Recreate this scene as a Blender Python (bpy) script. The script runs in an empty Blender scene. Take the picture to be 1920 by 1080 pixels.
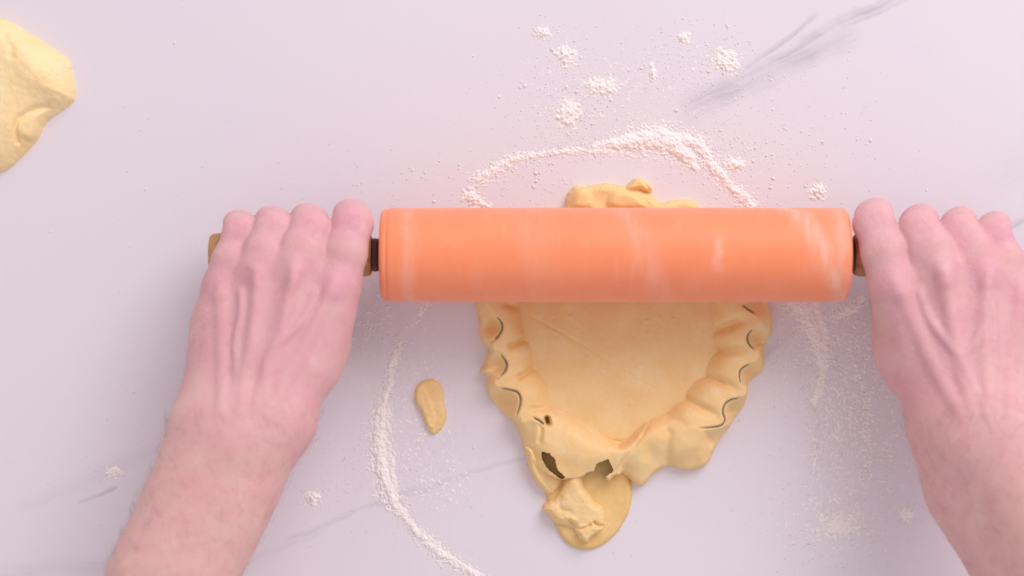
import bpy, math, random
import numpy as np
from mathutils import Vector

# ------------------------------------------------------------------ camera, light, exposure
scene = bpy.context.scene
col = scene.collection
CAM_H = 1.20                 # camera height above the countertop (m)
FRAME_W = 0.60               # width of countertop seen (m)

cam_d = bpy.data.cameras.new('camera')
cam = bpy.data.objects.new('camera', cam_d); col.objects.link(cam)
cam.location = (0, 0, CAM_H); cam.rotation_euler = (0, 0, 0)
cam_d.sensor_width = 36.0; cam_d.lens = 36.0 * CAM_H / FRAME_W
cam_d.clip_start = 0.02; cam_d.clip_end = 50
cam_d.dof.use_dof = True; cam_d.dof.focus_distance = CAM_H - 0.020; cam_d.dof.aperture_fstop = 2.8
scene.camera = cam

world = bpy.data.worlds.new('World'); scene.world = world; world.use_nodes = True
bg = world.node_tree.nodes['Background']
bg.inputs['Color'].default_value = (1.0, 0.925, 0.955, 1); bg.inputs['Strength'].default_value = 0.64

def area(name, loc, target, size, size_y, power, color):
    ld = bpy.data.lights.new(name, 'AREA'); ld.shape = 'RECTANGLE'
    ld.size = size; ld.size_y = size_y; ld.energy = power; ld.color = color
    o = bpy.data.objects.new(name, ld); col.objects.link(o)
    o.location = loc
    o.rotation_euler = (Vector(target) - Vector(loc)).to_track_quat('-Z', 'Y').to_euler()
    return o
area('window_light', (1.05, 1.55, 1.55), (0.0, 0.0, 0.0), 1.7, 1.3, 37.5, (1.0, 0.955, 0.96))

scene.view_settings.view_transform = 'Standard'
scene.view_settings.look = 'None'
scene.view_settings.exposure = 0.0
scene.view_settings.gamma = 1.0
scene.view_settings.use_curve_mapping = False
scene.cycles.use_denoising = True

# ------------------------------------------------------------------ helpers
def pxs(z):                               # metres per photo pixel at height z
    return FRAME_W * (CAM_H - z) / CAM_H / 1920.0
def W(px, py, z=0.0):                     # photo pixel at height z -> world point
    s = pxs(z)
    return np.array([(px - 960.0) * s, (540.0 - py) * s, z])
def srgb(r, g, b):
    f = lambda c: (c / 255 / 12.92) if c / 255 <= 0.04045 else ((c / 255 + 0.055) / 1.055) ** 2.4
    return (f(r), f(g), f(b), 1.0)

rng = np.random.default_rng(11)
_perm = rng.permutation(512)
_grad = rng.normal(size=(512, 3)); _grad /= np.linalg.norm(_grad, axis=1)[:, None]
def perlin(x, y, z=0.0):
    x = np.asarray(x, float); y = np.asarray(y, float); z = np.broadcast_to(np.asarray(z, float), x.shape)
    xi = np.floor(x).astype(int); yi = np.floor(y).astype(int); zi = np.floor(z).astype(int)
    xf = x - xi; yf = y - yi; zf = z - zi
    f = lambda t: t * t * t * (t * (t * 6 - 15) + 10)
    u, v, w = f(xf), f(yf), f(zf)
    out = 0
    for dx in (0, 1):
        for dy in (0, 1):
            for dz in (0, 1):
                h = _perm[(_perm[(_perm[(xi + dx) & 511] + yi + dy) & 511] + zi + dz) & 511]
                g = _grad[h]
                d = g[..., 0] * (xf - dx) + g[..., 1] * (yf - dy) + g[..., 2] * (zf - dz)
                out = out + d * (u if dx else 1 - u) * (v if dy else 1 - v) * (w if dz else 1 - w)
    return out * 1.5
def fbm(x, y, z=0.0, n=3):
    a, s, o = 1.0, 1.0, 0
    for i in range(n):
        o = o + a * perlin(x * s + 13.7 * i, y * s - 7.1 * i, z); a *= 0.5; s *= 2.03
    return o

def mesh_obj(name, verts, faces, mat, parent=None, smooth=True):
    me = bpy.data.meshes.new(name)
    verts = np.asarray(verts, np.float32)
    if isinstance(faces, np.ndarray):
        k = faces.shape[1]
        me.vertices.add(len(verts)); me.vertices.foreach_set('co', verts.ravel())
        me.loops.add(faces.size); me.loops.foreach_set('vertex_index', faces.astype(np.int32).ravel())
        me.polygons.add(len(faces))
        me.polygons.foreach_set('loop_start', np.arange(0, faces.size, k, dtype=np.int32))
        me.update(calc_edges=True); me.validate()
    else:
        me.from_pydata([tuple(v) for v in verts], [], faces)
    if smooth:
        me.polygons.foreach_set('use_smooth', np.ones(len(me.polygons), dtype=bool))
    me.materials.append(mat)
    o = bpy.data.objects.new(name, me); col.objects.link(o)
    if parent: o.parent = parent
    return o
def tag(o, label=None, cat=None, group=None, kind=None):
    if label: o['label'] = label
    if cat: o['category'] = cat
    if group: o['group'] = group
    if kind: o['kind'] = kind
    return o
def empty(name, loc):
    o = bpy.data.objects.new(name, None); col.objects.link(o); o.location = loc
    o.empty_display_size = 0.02
    return o
def rebase(o, loc):                        # put the origin of a mesh at loc without moving it
    o.data.transform(__import__('mathutils').Matrix.Translation(-Vector(loc))); o.location = loc
def child(o, parent):                      # parent keeping world placement (parents are unrotated)
    o.parent = parent; o.location = o.location - parent.location

# ---- node helpers
class NT:
    def __init__(s, name):
        s.m = bpy.data.materials.new(name); s.m.use_nodes = True
        s.t = s.m.node_tree; s.b = s.t.nodes['Principled BSDF']
    def n(s, kind, **kw):
        nd = s.t.nodes.new(kind)
        for k, v in kw.items(): setattr(nd, k, v)
        return nd
    def put(s, sock, v):
        if isinstance(v, bpy.types.NodeSocket): s.t.links.new(v, sock)
        else: sock.default_value = v
    def math(s, op, a, b=0.0, c=None, clamp=False):
        nd = s.n('ShaderNodeMath', operation=op, use_clamp=clamp)
        s.put(nd.inputs[0], a); s.put(nd.inputs[1], b)
        if c is not None: s.put(nd.inputs[2], c)
        return nd.outputs[0]
    def vmath(s, op, a, b=None):
        nd = s.n('ShaderNodeVectorMath', operation=op)
        s.put(nd.inputs[0], a)
        if b is not None: s.put(nd.inputs[1], b)
        return nd.outputs['Value'] if op in ('DOT_PRODUCT', 'LENGTH') else nd.outputs['Vector']
    def rng(s, v, a, b, c=0.0, d=1.0, smooth=True):
        nd = s.n('ShaderNodeMapRange'); nd.interpolation_type = 'SMOOTHSTEP' if smooth else 'LINEAR'
        s.put(nd.inputs[0], v)
        for i, q in enumerate((a, b, c, d)): nd.inputs[i + 1].default_value = q
        return nd.outputs[0]
    def noise(s, vec, scale, detail=2.0, rough=0.5):
        nd = s.n('ShaderNodeTexNoise'); s.put(nd.inputs['Vector'], vec)
        nd.inputs['Scale'].default_value = scale; nd.inputs['Detail'].default_value = detail
        nd.inputs['Roughness'].default_value = rough
        return nd.outputs['Fac']
    def mix(s, f, a, b):
        nd = s.n('ShaderNodeMix', data_type='RGBA')
        s.put(nd.inputs[0], f); s.put(nd.inputs[6], a); s.put(nd.inputs[7], b)
        return nd.outputs[2]
    def geo(s): return s.n('ShaderNodeNewGeometry').outputs['Position']
    def attr(s, name): return s.n('ShaderNodeAttribute', attribute_name=name).outputs['Fac']
    def bump(s, h, strength, dist):
        nd = s.n('ShaderNodeBump'); s.put(nd.inputs['Height'], h)
        nd.inputs['Strength'].default_value = strength; nd.inputs['Distance'].default_value = dist
        s.t.links.new(nd.outputs[0], s.b.inputs['Normal'])
    def set(s, **kw):
        for k, v in kw.items(): s.put(s.b.inputs[k.replace('_', ' ')], v)

# ------------------------------------------------------------------ materials
def mat_marble():
    k = NT('marble'); P = k.geo()
    base = srgb(230, 223, 231); grey = srgb(168, 164, 174)
    warp = k.noise(P, 22.0, 4.0, 0.6)
    fine = k.noise(P, 90.0, 3.0, 0.6)
    def vein(a, b, w, amt, curl, soft=0.12, brk=0.35):
        A = W(*a); B = W(*b); d = (B - A); L = np.linalg.norm(d); d /= L
        rel = k.vmath('SUBTRACT', P, tuple(A))
        u = k.vmath('DOT_PRODUCT', rel, tuple(d)); v = k.vmath('DOT_PRODUCT', rel, (-d[1], d[0], 0))
        v = k.math('ADD', v, k.math('MULTIPLY', k.math('SUBTRACT', warp, 0.5), curl))
        v = k.math('ADD', v, k.math('MULTIPLY', k.math('SUBTRACT', fine, 0.5), curl * 0.25))
        m = k.rng(k.math('ABSOLUTE', v), 0.0, w, 1.0, 0.0)
        cb = k.n('ShaderNodeCombineXYZ'); k.put(cb.inputs[0], k.math('MULTIPLY', u, 14.0)); k.put(cb.inputs[1], k.math('MULTIPLY', v, 330.0))
        m = k.math('MULTIPLY', m, k.rng(k.noise(cb.outputs[0], 1.0, 3.0, 0.6), 0.30, 0.70, 0.50, 1.15))
        m = k.math('MULTIPLY', m, k.rng(u, 0.0, L * soft))
        m = k.math('MULTIPLY', m, k.rng(u, L * (1 - soft), L, 1.0, 0.0))
        m = k.math('MULTIPLY', m, k.rng(k.noise(P, 45.0, 3.0, 0.6), brk, brk + 0.3, 0.45, 1.0))
        return k.math('MULTIPLY', m, amt)
    vs = [vein((1262, 218), (1620, 52), 0.0125, 0.50, 0.008),
          vein((1270, 205), (1480, 98), 0.0050, 0.50, 0.006),
          vein((1370, 150), (1540, 20), 0.0026, 0.55, 0.006),
          vein((1390, 150), (1560, 50), 0.0032, 0.65, 0.008),
          vein((1480, 85), (1800, -60), 0.0050, 0.55, 0.012),
          vein((1560, 60), (1760, -30), 0.0030, 0.40, 0.010),
          vein((1840, 450), (2000, 370), 0.0030, 0.5, 0.006),
          vein((520, 1015), (800, 905), 0.0028, 0.28, 0.010),
          vein((640, 965), (1010, 850), 0.0024, 0.26, 0.010),
          vein((1400, 690), (1500, 610), 0.0050, 0.35, 0.006),
          vein((20, 960), (330, 830), 0.0075, 0.16, 0.014),
          vein((140, 945), (225, 912), 0.0020, 0.65, 0.004),
          vein((-60, 1090), (240, 1050), 0.0080, 0.25, 0.012),
          vein((330, 1110), (620, 985), 0.0040, 0.15, 0.010),
          vein((1830, 350), (2100, 220), 0.02, 0.10, 0.02)]
    m = vs[0]
    for q in vs[1:]: m = k.math('MAXIMUM', m, q)
    cloud = k.noise(P, 5.0, 3.0, 0.55)
    c = k.mix(k.rng(cloud, 0.35, 0.75, 0.0, 0.35), base, srgb(226, 216, 228))
    k.set(Base_Color=k.mix(m, c, grey), Roughness=k.rng(k.noise(P, 60.0, 3.0), 0.3, 0.7, 0.34, 0.44))
    k.b.inputs['Specular IOR Level'].default_value = 0.35
    return k.m

def mat_dough(name='dough', c1=(246, 214, 158), c2=(242, 203, 142)):
    k = NT(name); P = k.geo()
    n1 = k.noise(P, 55.0, 4.0, 0.6); n2 = k.noise(P, 420.0, 3.0, 0.6)
    c = k.mix(k.rng(n1, 0.3, 0.7), srgb(*c1), srgb(*c2))
    sp = k.rng(k.noise(P, 700.0, 1.0), 0.66, 0.74, 0.0, 0.35)
    c = k.mix(sp, c, srgb(250, 236, 205))
    fl = k.math('MULTIPLY', k.rng(k.noise(P, 75.0, 5.0, 0.7), 0.56, 0.72, 0.0, 1.0), k.rng(n2, 0.4, 0.6, 0.1, 0.5))
    c = k.mix(fl, c, srgb(248, 232, 218))
    k.set(Base_Color=c, Roughness=0.55)
    k.b.inputs['Subsurface Weight'].default_value = 0.15
    k.b.inputs['Subsurface Radius'].default_value = (0.0022, 0.0014, 0.0006)
    k.b.inputs['Subsurface Scale'].default_value = 1.0
    k.b.inputs['Specular IOR Level'].default_value = 0.3
    k.bump(k.math('ADD', n2, k.math('MULTIPLY', k.noise(P, 130.0, 3.0), 1.5)), 0.12, 0.0010)
    return k.m

def mat_flour():
    k = NT('flour'); P = k.geo()
    k.set(Base_Color=srgb(250, 241, 240), Roughness=0.95)
    k.b.inputs['Specular IOR Level'].default_value = 0.1
    k.b.inputs['Subsurface Weight'].default_value = 0.2
    k.b.inputs['Subsurface Radius'].default_value = (0.0015, 0.0013, 0.0012)
    k.b.inputs['Subsurface Scale'].default_value = 1.0
    k.bump(k.noise(P, 1400.0, 3.0, 0.7), 0.5, 0.0006)
    return k.m

def mat_skin():
    k = NT('skin'); P = k.geo()
    red = k.attr('red')
    n1 = k.noise(P, 38.0, 4.0, 0.6); n2 = k.noise(P, 160.0, 3.0, 0.6)
    c = k.mix(k.rng(n1, 0.3, 0.7), srgb(227, 186, 178), srgb(222, 174, 172))
    c = k.mix(k.math('MULTIPLY', red, k.rng(n1, 0.2, 0.8, 0.65, 1.0)), c, srgb(234, 168, 190))
    n3 = k.noise(P, 85.0, 3.0, 0.7)
    c = k.mix(k.rng(n3, 0.46, 0.70, 0.0, 0.30), c, srgb(216, 148, 154))
    c = k.mix(k.rng(k.noise(P, 70.0, 2.0, 0.5), 0.58, 0.78, 0.0, 0.35), c, srgb(238, 204, 192))
    c = k.mix(k.rng(n2, 0.5, 0.75, 0.0, 0.35), c, srgb(220, 162, 164))
    c = k.mix(k.attr('vein'), c, srgb(200, 160, 178))
    c = k.mix(k.attr('nail'), c, srgb(232, 180, 176))
    k.set(Base_Color=c, Roughness=k.rng(n2, 0.3, 0.7, 0.46, 0.58))
    k.b.inputs['Subsurface Weight'].default_value = 0.35
    k.b.inputs['Subsurface Radius'].default_value = (0.006, 0.0022, 0.0014)
    k.b.inputs['Subsurface Scale'].default_value = 0.8
    k.b.inputs['Specular IOR Level'].default_value = 0.35
    vo = k.n('ShaderNodeTexVoronoi', feature='DISTANCE_TO_EDGE'); k.put(vo.inputs['Vector'], P)
    vo.inputs['Scale'].default_value = 750.0
    h = k.math('ADD', k.rng(vo.outputs['Distance'], 0.0, 0.25), k.math('MULTIPLY', k.noise(P, 260.0, 4.0, 0.65), 2.2))
    k.bump(h, 0.32, 0.0006)
    return k.m

def mat_silicone(cx):
    k = NT('orange_silicone')
    tc = k.n('ShaderNodeTexCoord').outputs['Object']
    sx = k.n('ShaderNodeSeparateXYZ'); k.put(sx.inputs[0], tc)
    x, y, z = sx.outputs
    ang = k.math('ARCTAN2', y, z)
    def uv(sx_, sa_):
        cb = k.n('ShaderNodeCombineXYZ'); k.put(cb.inputs[0], k.math('MULTIPLY', x, sx_)); k.put(cb.inputs[1], k.math('MULTIPLY', ang, sa_))
        return cb.outputs[0]
    streak = k.noise(uv(150.0, 0.9), 1.0, 4.0, 0.65)
    patch = k.noise(uv(28.0, 1.3), 1.0, 3.0, 0.6)
    dust = k.math('MULTIPLY', k.rng(streak, 0.48, 0.75), k.rng(patch, 0.42, 0.65, 0.12, 1.0))
    def band(px, w, slant=0.0, amt=1.0):
        q = k.math('SUBTRACT', k.math('ADD', x, k.math('MULTIPLY', ang, slant)), (px - cx) * pxs(0.05))
        q = k.math('ADD', q, k.math('MULTIPLY', k.math('SUBTRACT', patch, 0.5), 0.012))
        return k.math('MULTIPLY', k.rng(k.math('ABSOLUTE', q), 0.0, w, amt, 0.0), k.rng(streak, 0.35, 0.62, 0.25, 1.0))
    bands = [band(1535, 0.012, 0.013, 0.60), band(1572, 0.009, 0.0, 0.38), k.math('MULTIPLY', band(1343, 0.0045, 0.0, 0.40), k.rng(k.math('ABSOLUTE', ang), 0.2, 0.5, 1.0, 0.0)),
             band(768, 0.007, 0.0, 0.30), band(1205, 0.012, 0.01, 0.25), band(1000, 0.02, 0.0, 0.12)]
    m = k.math('MULTIPLY', dust, 0.18)
    for b in bands: m = k.math('MAXIMUM', m, b)
    c = k.mix(k.rng(k.noise(uv(40, 1.0), 1.0, 3.0), 0.3, 0.7), srgb(255, 150, 104), srgb(254, 144, 98))
    c = k.mix(m, c, srgb(250, 205, 190))
    k.set(Base_Color=c, Roughness=k.math('ADD', 0.52, k.math('MULTIPLY', m, 0.4)))
    k.b.inputs['Specular IOR Level'].default_value = 0.5
    k.b.inputs['Sheen Weight'].default_value = 0.35
    k.b.inputs['Sheen Tint'].default_value = (1, 0.85, 0.9, 1)
    k.bump(k.noise(k.geo(), 900.0, 2.0), 0.12, 0.0004)
    return k.m

def mat_wood():
    k = NT('wood'); P = k.geo()
    mp = k.vmath('MULTIPLY', P, (30.0, 260.0, 260.0))
    g = k.noise(mp, 1.0, 4.0, 0.65)
    c = k.mix(k.rng(g, 0.3, 0.7), srgb(206, 160, 112), srgb(176, 126, 84))
    k.set(Base_Color=c, Roughness=0.5)
    k.bump(g, 0.2, 0.0005)
    return k.m
def mat_plain(name, c, rough=0.5):
    k = NT(name); P = k.geo()
    n = k.noise(P, 200.0, 3.0)
    k.set(Base_Color=k.mix(n, srgb(*c), srgb(*[max(0, q - 14) for q in c])), Roughness=rough)
    return k.m

M_marble, M_dough, M_flour, M_skin, M_wood = mat_marble(), mat_dough(), mat_flour(), mat_skin(), mat_wood()
M_scrap = mat_dough('dough_warm', (253, 228, 178), (251, 219, 164))
M_grain = mat_plain('flour_grain', (252, 244, 243), 0.95)
M_flap = mat_dough('dough_shaded', (238, 204, 140), (232, 194, 126))  # thin flap dough; shade from the overhang is painted into this darker colour
M_collar = mat_plain('dark_collar', (92, 58, 50), 0.5)
M_metal = mat_plain('dark_metal', (168, 163, 172), 0.4)
M_hair = mat_plain('hair', (96, 70, 62), 0.5)

# ------------------------------------------------------------------ countertop
def build_counter():
    x, y, t = 1.1, 0.8, 0.03
    v = []; f = []
    b = 0.004
    ring = lambda dx, z: [(-x + dx, -y + dx, z), (x - dx, -y + dx, z), (x - dx, y - dx, z), (-x + dx, y - dx, z)]
    for dx, z in ((b, 0.0), (b * .3, -b * .3), (0, -b), (0, -t)): v += ring(dx, z)
    f.append((0, 1, 2, 3))
    for r in range(3):
        for i in range(4):
            j = (i + 1) % 4; f.append((r * 4 + i, (r + 1) * 4 + i, (r + 1) * 4 + j, r * 4 + j))
    f.append((15, 14, 13, 12))
    o = mesh_obj('countertop', v, f, M_marble, smooth=False)
    tag(o, 'pale lilac white marble countertop with grey veins', kind='structure')
build_counter()

# ------------------------------------------------------------------ rolling pin
PIN_PY = 478.0; PIN_R = 0.0266; PIN_Z = 0.0443
PIN_Y = W(0, PIN_PY, PIN_Z)[1]
HAND_R = 0.0124
def lathe(name, prof, mat, parent, seg=96):
    v = []; f = []
    for (x, r) in prof:
        for i in range(seg):
            a = 2 * math.pi * i / seg
            v.append((x, r * math.sin(a), r * math.cos(a)))
    n = len(prof)
    for k in range(n - 1):
        for i in range(seg):
            j = (i + 1) % seg
            f.append((k * seg + i, (k + 1) * seg + i, (k + 1) * seg + j, k * seg + j))
    f.append(tuple(range(seg))[::-1][::-1]); f.append(tuple((n - 1) * seg + i for i in range(seg))[::-1])
    o = mesh_obj(name, v, f, mat, parent)
    return o
def build_pin():
    s = pxs(PIN_Z); X = lambda px: (px - 960) * s
    xa, xb = X(715), X(1586)
    cx = 0.5 * (xa + xb); root = empty('rolling_pin', (cx, PIN_Y, PIN_Z - PIN_R))
    tag(root, 'orange silicone rolling pin with wooden handles dusted with flour', 'rolling pin')
    base = np.array([0, 0, PIN_R])
    L = (xb - xa) / 2; R = PIN_R
    prof = [(-L, R * .52), (-L, R * .80)]
    for a in np.linspace(0, math.pi / 2, 7): prof.append((-L + 0.0032 * (1 - math.cos(a)), R - 0.0036 + 0.0030 * math.sin(a)))
    prof += [(-L + .0036, R - .0009), (-L + .0041, R - .0009), (-L + .0045, R - 0.0002), (-L + .0056, R)]
    for q in np.linspace(-0.9, 0.9, 19): prof.append((L * q, R + 0.00008 * math.sin(q * 17)))
    prof += [(L - .004, R)]
    for a in np.linspace(0.2, math.pi / 2, 6): prof.append((L - .003 + .003 * math.sin(a), R - .003 * (1 - math.cos(a))))
    prof += [(L, R * .52)]
    body = lathe('body', prof, mat_silicone(0.5 * (715 + 1586)), root); body.location = base
    # handles
    def handle(x0, x1, flip):
        H = HAND_R
        pr = [(0, H * .4), (0.0, H * .86), (.0008, H * .93), (.002, H * .97), (.006, H), (.03, H * 1.02), (.055, H * 1.05), (.080, H * 1.0)]
        Lh = abs(x1 - x0)
        pr = [(q * Lh / .094 if q > .006 else q, r) for q, r in pr] + [(Lh - .003, H * .98), (Lh - .001, H * .93), (Lh, H * .85), (Lh, H * .3)]
        pts = [((x1 + (x0 - x1) / Lh * q), r) for q, r in pr]
        if not flip: pts = pts
        return pts
    hl = handle(X(697) - cx, X(395) - cx, False)
    hr = handle(X(1600) - cx, X(1880) - cx, True)
    for h in (hl, hr):
        if h[0][0] > h[-1][0]: h.reverse()
        o = lathe('handle', h, M_wood, root, 64); o.location = base
    for x0, x1 in ((X(690) - cx, -L + .0005), (L - .0005, X(1608) - cx)):
        m = (x0 + x1) / 2; w = (x1 - x0) / 2
        o = lathe('collar', [(m - w, .005), (m - w * .9, .0088), (m, .0095), (m + w * .9, .0088), (m + w, .005)], M_collar, root, 48); o.location = base
build_pin()

# ------------------------------------------------------------------ height-field pieces (dough, flour)
def chaikin(P, n=2, closed=True):
    P = np.asarray(P, float)
    for _ in range(n):
        if closed:
            Q = np.roll(P, -1, 0); P = np.stack([.75 * P + .25 * Q, .25 * P + .75 * Q], 1).reshape(-1, 2)
        else:
            A, B = P[:-1], P[1:]
            M = np.stack([.75 * A + .25 * B, .25 * A + .75 * B], 1).reshape(-1, 2)
            P = np.vstack([P[:1], M, P[-1:]])
    return P
def poly_sd(X, Y, P):                      # signed distance, positive inside
    d2 = np.full(X.shape, 1e18); ins = np.zeros(X.shape, bool)
    for (ax, ay), (bx, by) in zip(P, np.roll(P, -1, 0)):
        ex, ey = bx - ax, by - ay
        t = np.clip(((X - ax) * ex + (Y - ay) * ey) / (ex * ex + ey * ey + 1e-12), 0, 1)
        d2 = np.minimum(d2, (X - ax - t * ex) ** 2 + (Y - ay - t * ey) ** 2)
        c = (ay > Y) != (by > Y)
        ins ^= c & (X < (bx - ax) * (Y - ay) / ((by - ay) + 1e-12) + ax)
    return np.sqrt(d2) * np.where(ins, 1, -1)
def line_d(X, Y, P, wv=None):              # distance to an open polyline (+ interpolated value)
    best = np.full(X.shape, 1e18); val = np.zeros(X.shape)
    for i in range(len(P) - 1):
        ax, ay = P[i]; bx, by = P[i + 1]; ex, ey = bx - ax, by - ay
        t = np.clip(((X - ax) * ex + (Y - ay) * ey) / (ex * ex + ey * ey + 1e-12), 0, 1)
        d = (X - ax - t * ex) ** 2 + (Y - ay - t * ey) ** 2
        m = d < best; best = np.where(m, d, best)
        if wv is not None: val = np.where(m, wv[i] + (wv[i + 1] - wv[i]) * t, val)
    return np.sqrt(best), val
def blur(A, s):
    r = int(3 * s) + 1; kx = np.exp(-0.5 * (np.arange(-r, r + 1) / s) ** 2); kx /= kx.sum()
    for ax in (0, 1):
        B = np.pad(A, [(r, r) if i == ax else (0, 0) for i in (0, 1)], mode='edge')
        A = sum(kx[i] * np.take(B, np.arange(i, i + A.shape[ax]), axis=ax) for i in range(2 * r + 1))
    return A
FLOOR = -0.0004
ZREF = 0.006
class Field:
    """height field over a box of photo pixels, heights in mm"""
    def __init__(s, x0, y0, x1, y1, step=1.0):
        s.step = step
        s.X, s.Y = np.meshgrid(np.arange(x0, x1 + step, step, dtype=float), np.arange(y0, y1 + step, step, dtype=float))
        s.h = np.full(s.X.shape, -3.0)
    def lobe(s, P, H, w, torn=0.0, seed=0, lump=0.0, n=2, tilt=(0, 0), power=0.5, lscale=34.0, oct=1, k=2.5):
        P = chaikin(P, n)
        X, Y = s.X, s.Y
        if torn:
            X = X + torn * fbm(s.X / 9.0 + seed, s.Y / 9.0, seed * 1.7, 3); Y = Y + torn * fbm(s.X / 9.0, s.Y / 9.0 + seed, seed + 5.3, 3)
        d = poly_sd(X, Y, P)
        t = np.clip(d / w, 0, 1)
        c = P.mean(0)
        top = H + tilt[0] * (s.X - c[0]) / 100 + tilt[1] * (s.Y - c[1]) / 100
        if lump: top = top + lump * fbm(s.X / lscale + seed * 3.1, s.Y / lscale - seed, seed, oct)
        h = top * (1 - (1 - t) ** 2) ** power
        h = np.where(d < 0, np.maximum(d * 0.8, -3.0), h)
        q = np.maximum(k - np.abs(s.h - h), 0) / k
        s.h = np.maximum(s.h, h) + np.where(np.minimum(s.h, h) > 0, q * q * k * 0.25, 0)
        return s
    def groove(s, P, depth, sig, n=2):
        d, _ = line_d(s.X, s.Y, chaikin(P, n, False))
        s.h = np.where(s.h > 0, np.maximum(s.h - depth * np.exp(-0.5 * (d / sig) ** 2), np.minimum(s.h, 0.8)), s.h)
        return s
    def bumpn(s, amp, scale, seed=0, n=3):
        s.h = s.h + np.where(s.h > 0, amp * fbm(s.X / scale + seed, s.Y / scale - seed, seed, n), 0); return s
    cut = None
    def arrays(s, sm=1.0, under_pin=True):
        h = blur(s.h, sm) if sm else s.h
        z = h * 0.001
        k = pxs(ZREF)
        wx = (s.X - 960) * k; wy = (540 - s.Y) * k
        if under_pin:
            q = PIN_R ** 2 - (wy - PIN_Y) ** 2
            lim = np.where(q > 0, PIN_Z - np.sqrt(np.maximum(q, 0)) - 0.0003, 1.0)
            z = np.minimum(z, lim)
        z = np.maximum(z, FLOOR)
        H_, W_ = z.shape
        idx = np.arange(H_ * W_).reshape(H_, W_)
        a, b, c, d = idx[:-1, :-1], idx[1:, :-1], idx[1:, 1:], idx[:-1, 1:]
        zz = z.ravel()
        F = np.stack([a, b, c, d], -1).reshape(-1, 4)
        F = F[(zz[F] > FLOOR + 1e-6).any(1)]
        if s.cut is not None: F = F[~s.cut.ravel()[F].any(1)]
        used = np.unique(F); mp = np.full(H_ * W_, -1); mp[used] = np.arange(len(used))
        V = np.stack([wx.ravel(), wy.ravel(), zz], -1)[used]
        return V, mp[F]
    def build(s, name, mat, parent=None, sm=1.0, under_pin=True):
        V, F = s.arrays(sm, under_pin)
        o = mesh_obj(name, V, F, mat)
        c0 = V.mean(0); rebase(o, (float(c0[0]), float(c0[1]), 0.0))
        if parent: child(o, parent)
        return o
def C(*pts): return [(860 + x / 2.0774, 540 + y / 2.0769) for x, y in pts]

def T(*pts): return [(960 + x / 3.724, 760 + y / 3.724) for x, y in pts]
RING_H = 16.2      # mm
SLITS = [[(932, 594), (941, 603), (943, 614), (938, 626), (929, 635)], [(940, 664), (949, 676), (951, 685), (947, 696), (937, 704)],
         [(939, 726), (957, 729), (971, 733), (977, 745), (975, 760), (968, 777)], [(1000, 781), (1013, 788), (1021, 795)],
         [(1310, 801), (1335, 799), (1351, 796), (1358, 785), (1352, 774), (1353, 760), (1364, 748), (1384, 744)],
         [(1386, 719), (1382, 700), (1388, 688), (1403, 682)], [(1410, 654), (1399, 643), (1397, 630), (1407, 617)], [(1412, 588), (1398, 579), (1388, 571)]]
CREST = [(912, 560), (922, 582)] + SLITS[0] + [(924, 644), (925, 655), (933, 660)] + SLITS[1] + [(927, 713), (929, 722)] + SLITS[2] + [(970, 786), (978, 792), (988, 785)] + SLITS[3] + \
        [(1018, 812), (1024, 828), (1042, 836), (1060, 832), (1078, 846), (1102, 858), (1130, 852), (1146, 842), (1164, 848), (1190, 838), (1206, 816), (1236, 822), (1262, 818), (1280, 800)] + \
        SLITS[4] + [(1397, 738), (1399, 728)] + SLITS[5] + [(1415, 672), (1419, 661)] + SLITS[6] + [(1419, 606), (1421, 596)] + SLITS[7] + \
        [(1386, 550), (1388, 520), (1370, 478), (1310, 440), (1200, 428), (1060, 430), (1000, 444), (948, 474), (920, 524)]
INNER = C((245, 20), (243, 90), (250, 165), (268, 200), (288, 240), (288, 300), (330, 350), (350, 400), (347, 455), (440, 490), (530, 545), (612, 605), (626, 618), (700, 548), (742, 512), (820, 480), (868, 428), (900, 384), (948, 335), (1000, 244), (984, 172), (982, 90), (968, 20)) + [(1325, 490), (1260, 450), (1100, 445), (1010, 480)]
OUTLINE = [(893, 555)] + C((62, 75), (80, 110), (75, 175), (92, 218), (122, 240), (108, 262), (104, 296), (74, 328), (112, 342), (102, 390), (128, 440), (165, 482), (216, 522)) + T((30, 150), (60, 230), (90, 330), (105, 372), (135, 425), (220, 475), (330, 525), (380, 520), (430, 520), (486, 500), (512, 500), (580, 520), (640, 500), (660, 525), (686, 532), (712, 486), (760, 490)) + \
          C((642, 724), (690, 772), (726, 772), (746, 742), (776, 712), (826, 692), (872, 712), (922, 712), (966, 696), (988, 658), (1012, 600), (1050, 552), (1078, 512), (1110, 472), (1128, 420), (1132, 364), (1180, 332), (1197, 290), (1188, 250), (1198, 214), (1226, 170), (1228, 110), (1206, 62)) + \
          [(1436, 545), (1434, 500), (1390, 432), (1310, 398), (1060, 392), (960, 430), (900, 500)]
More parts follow.
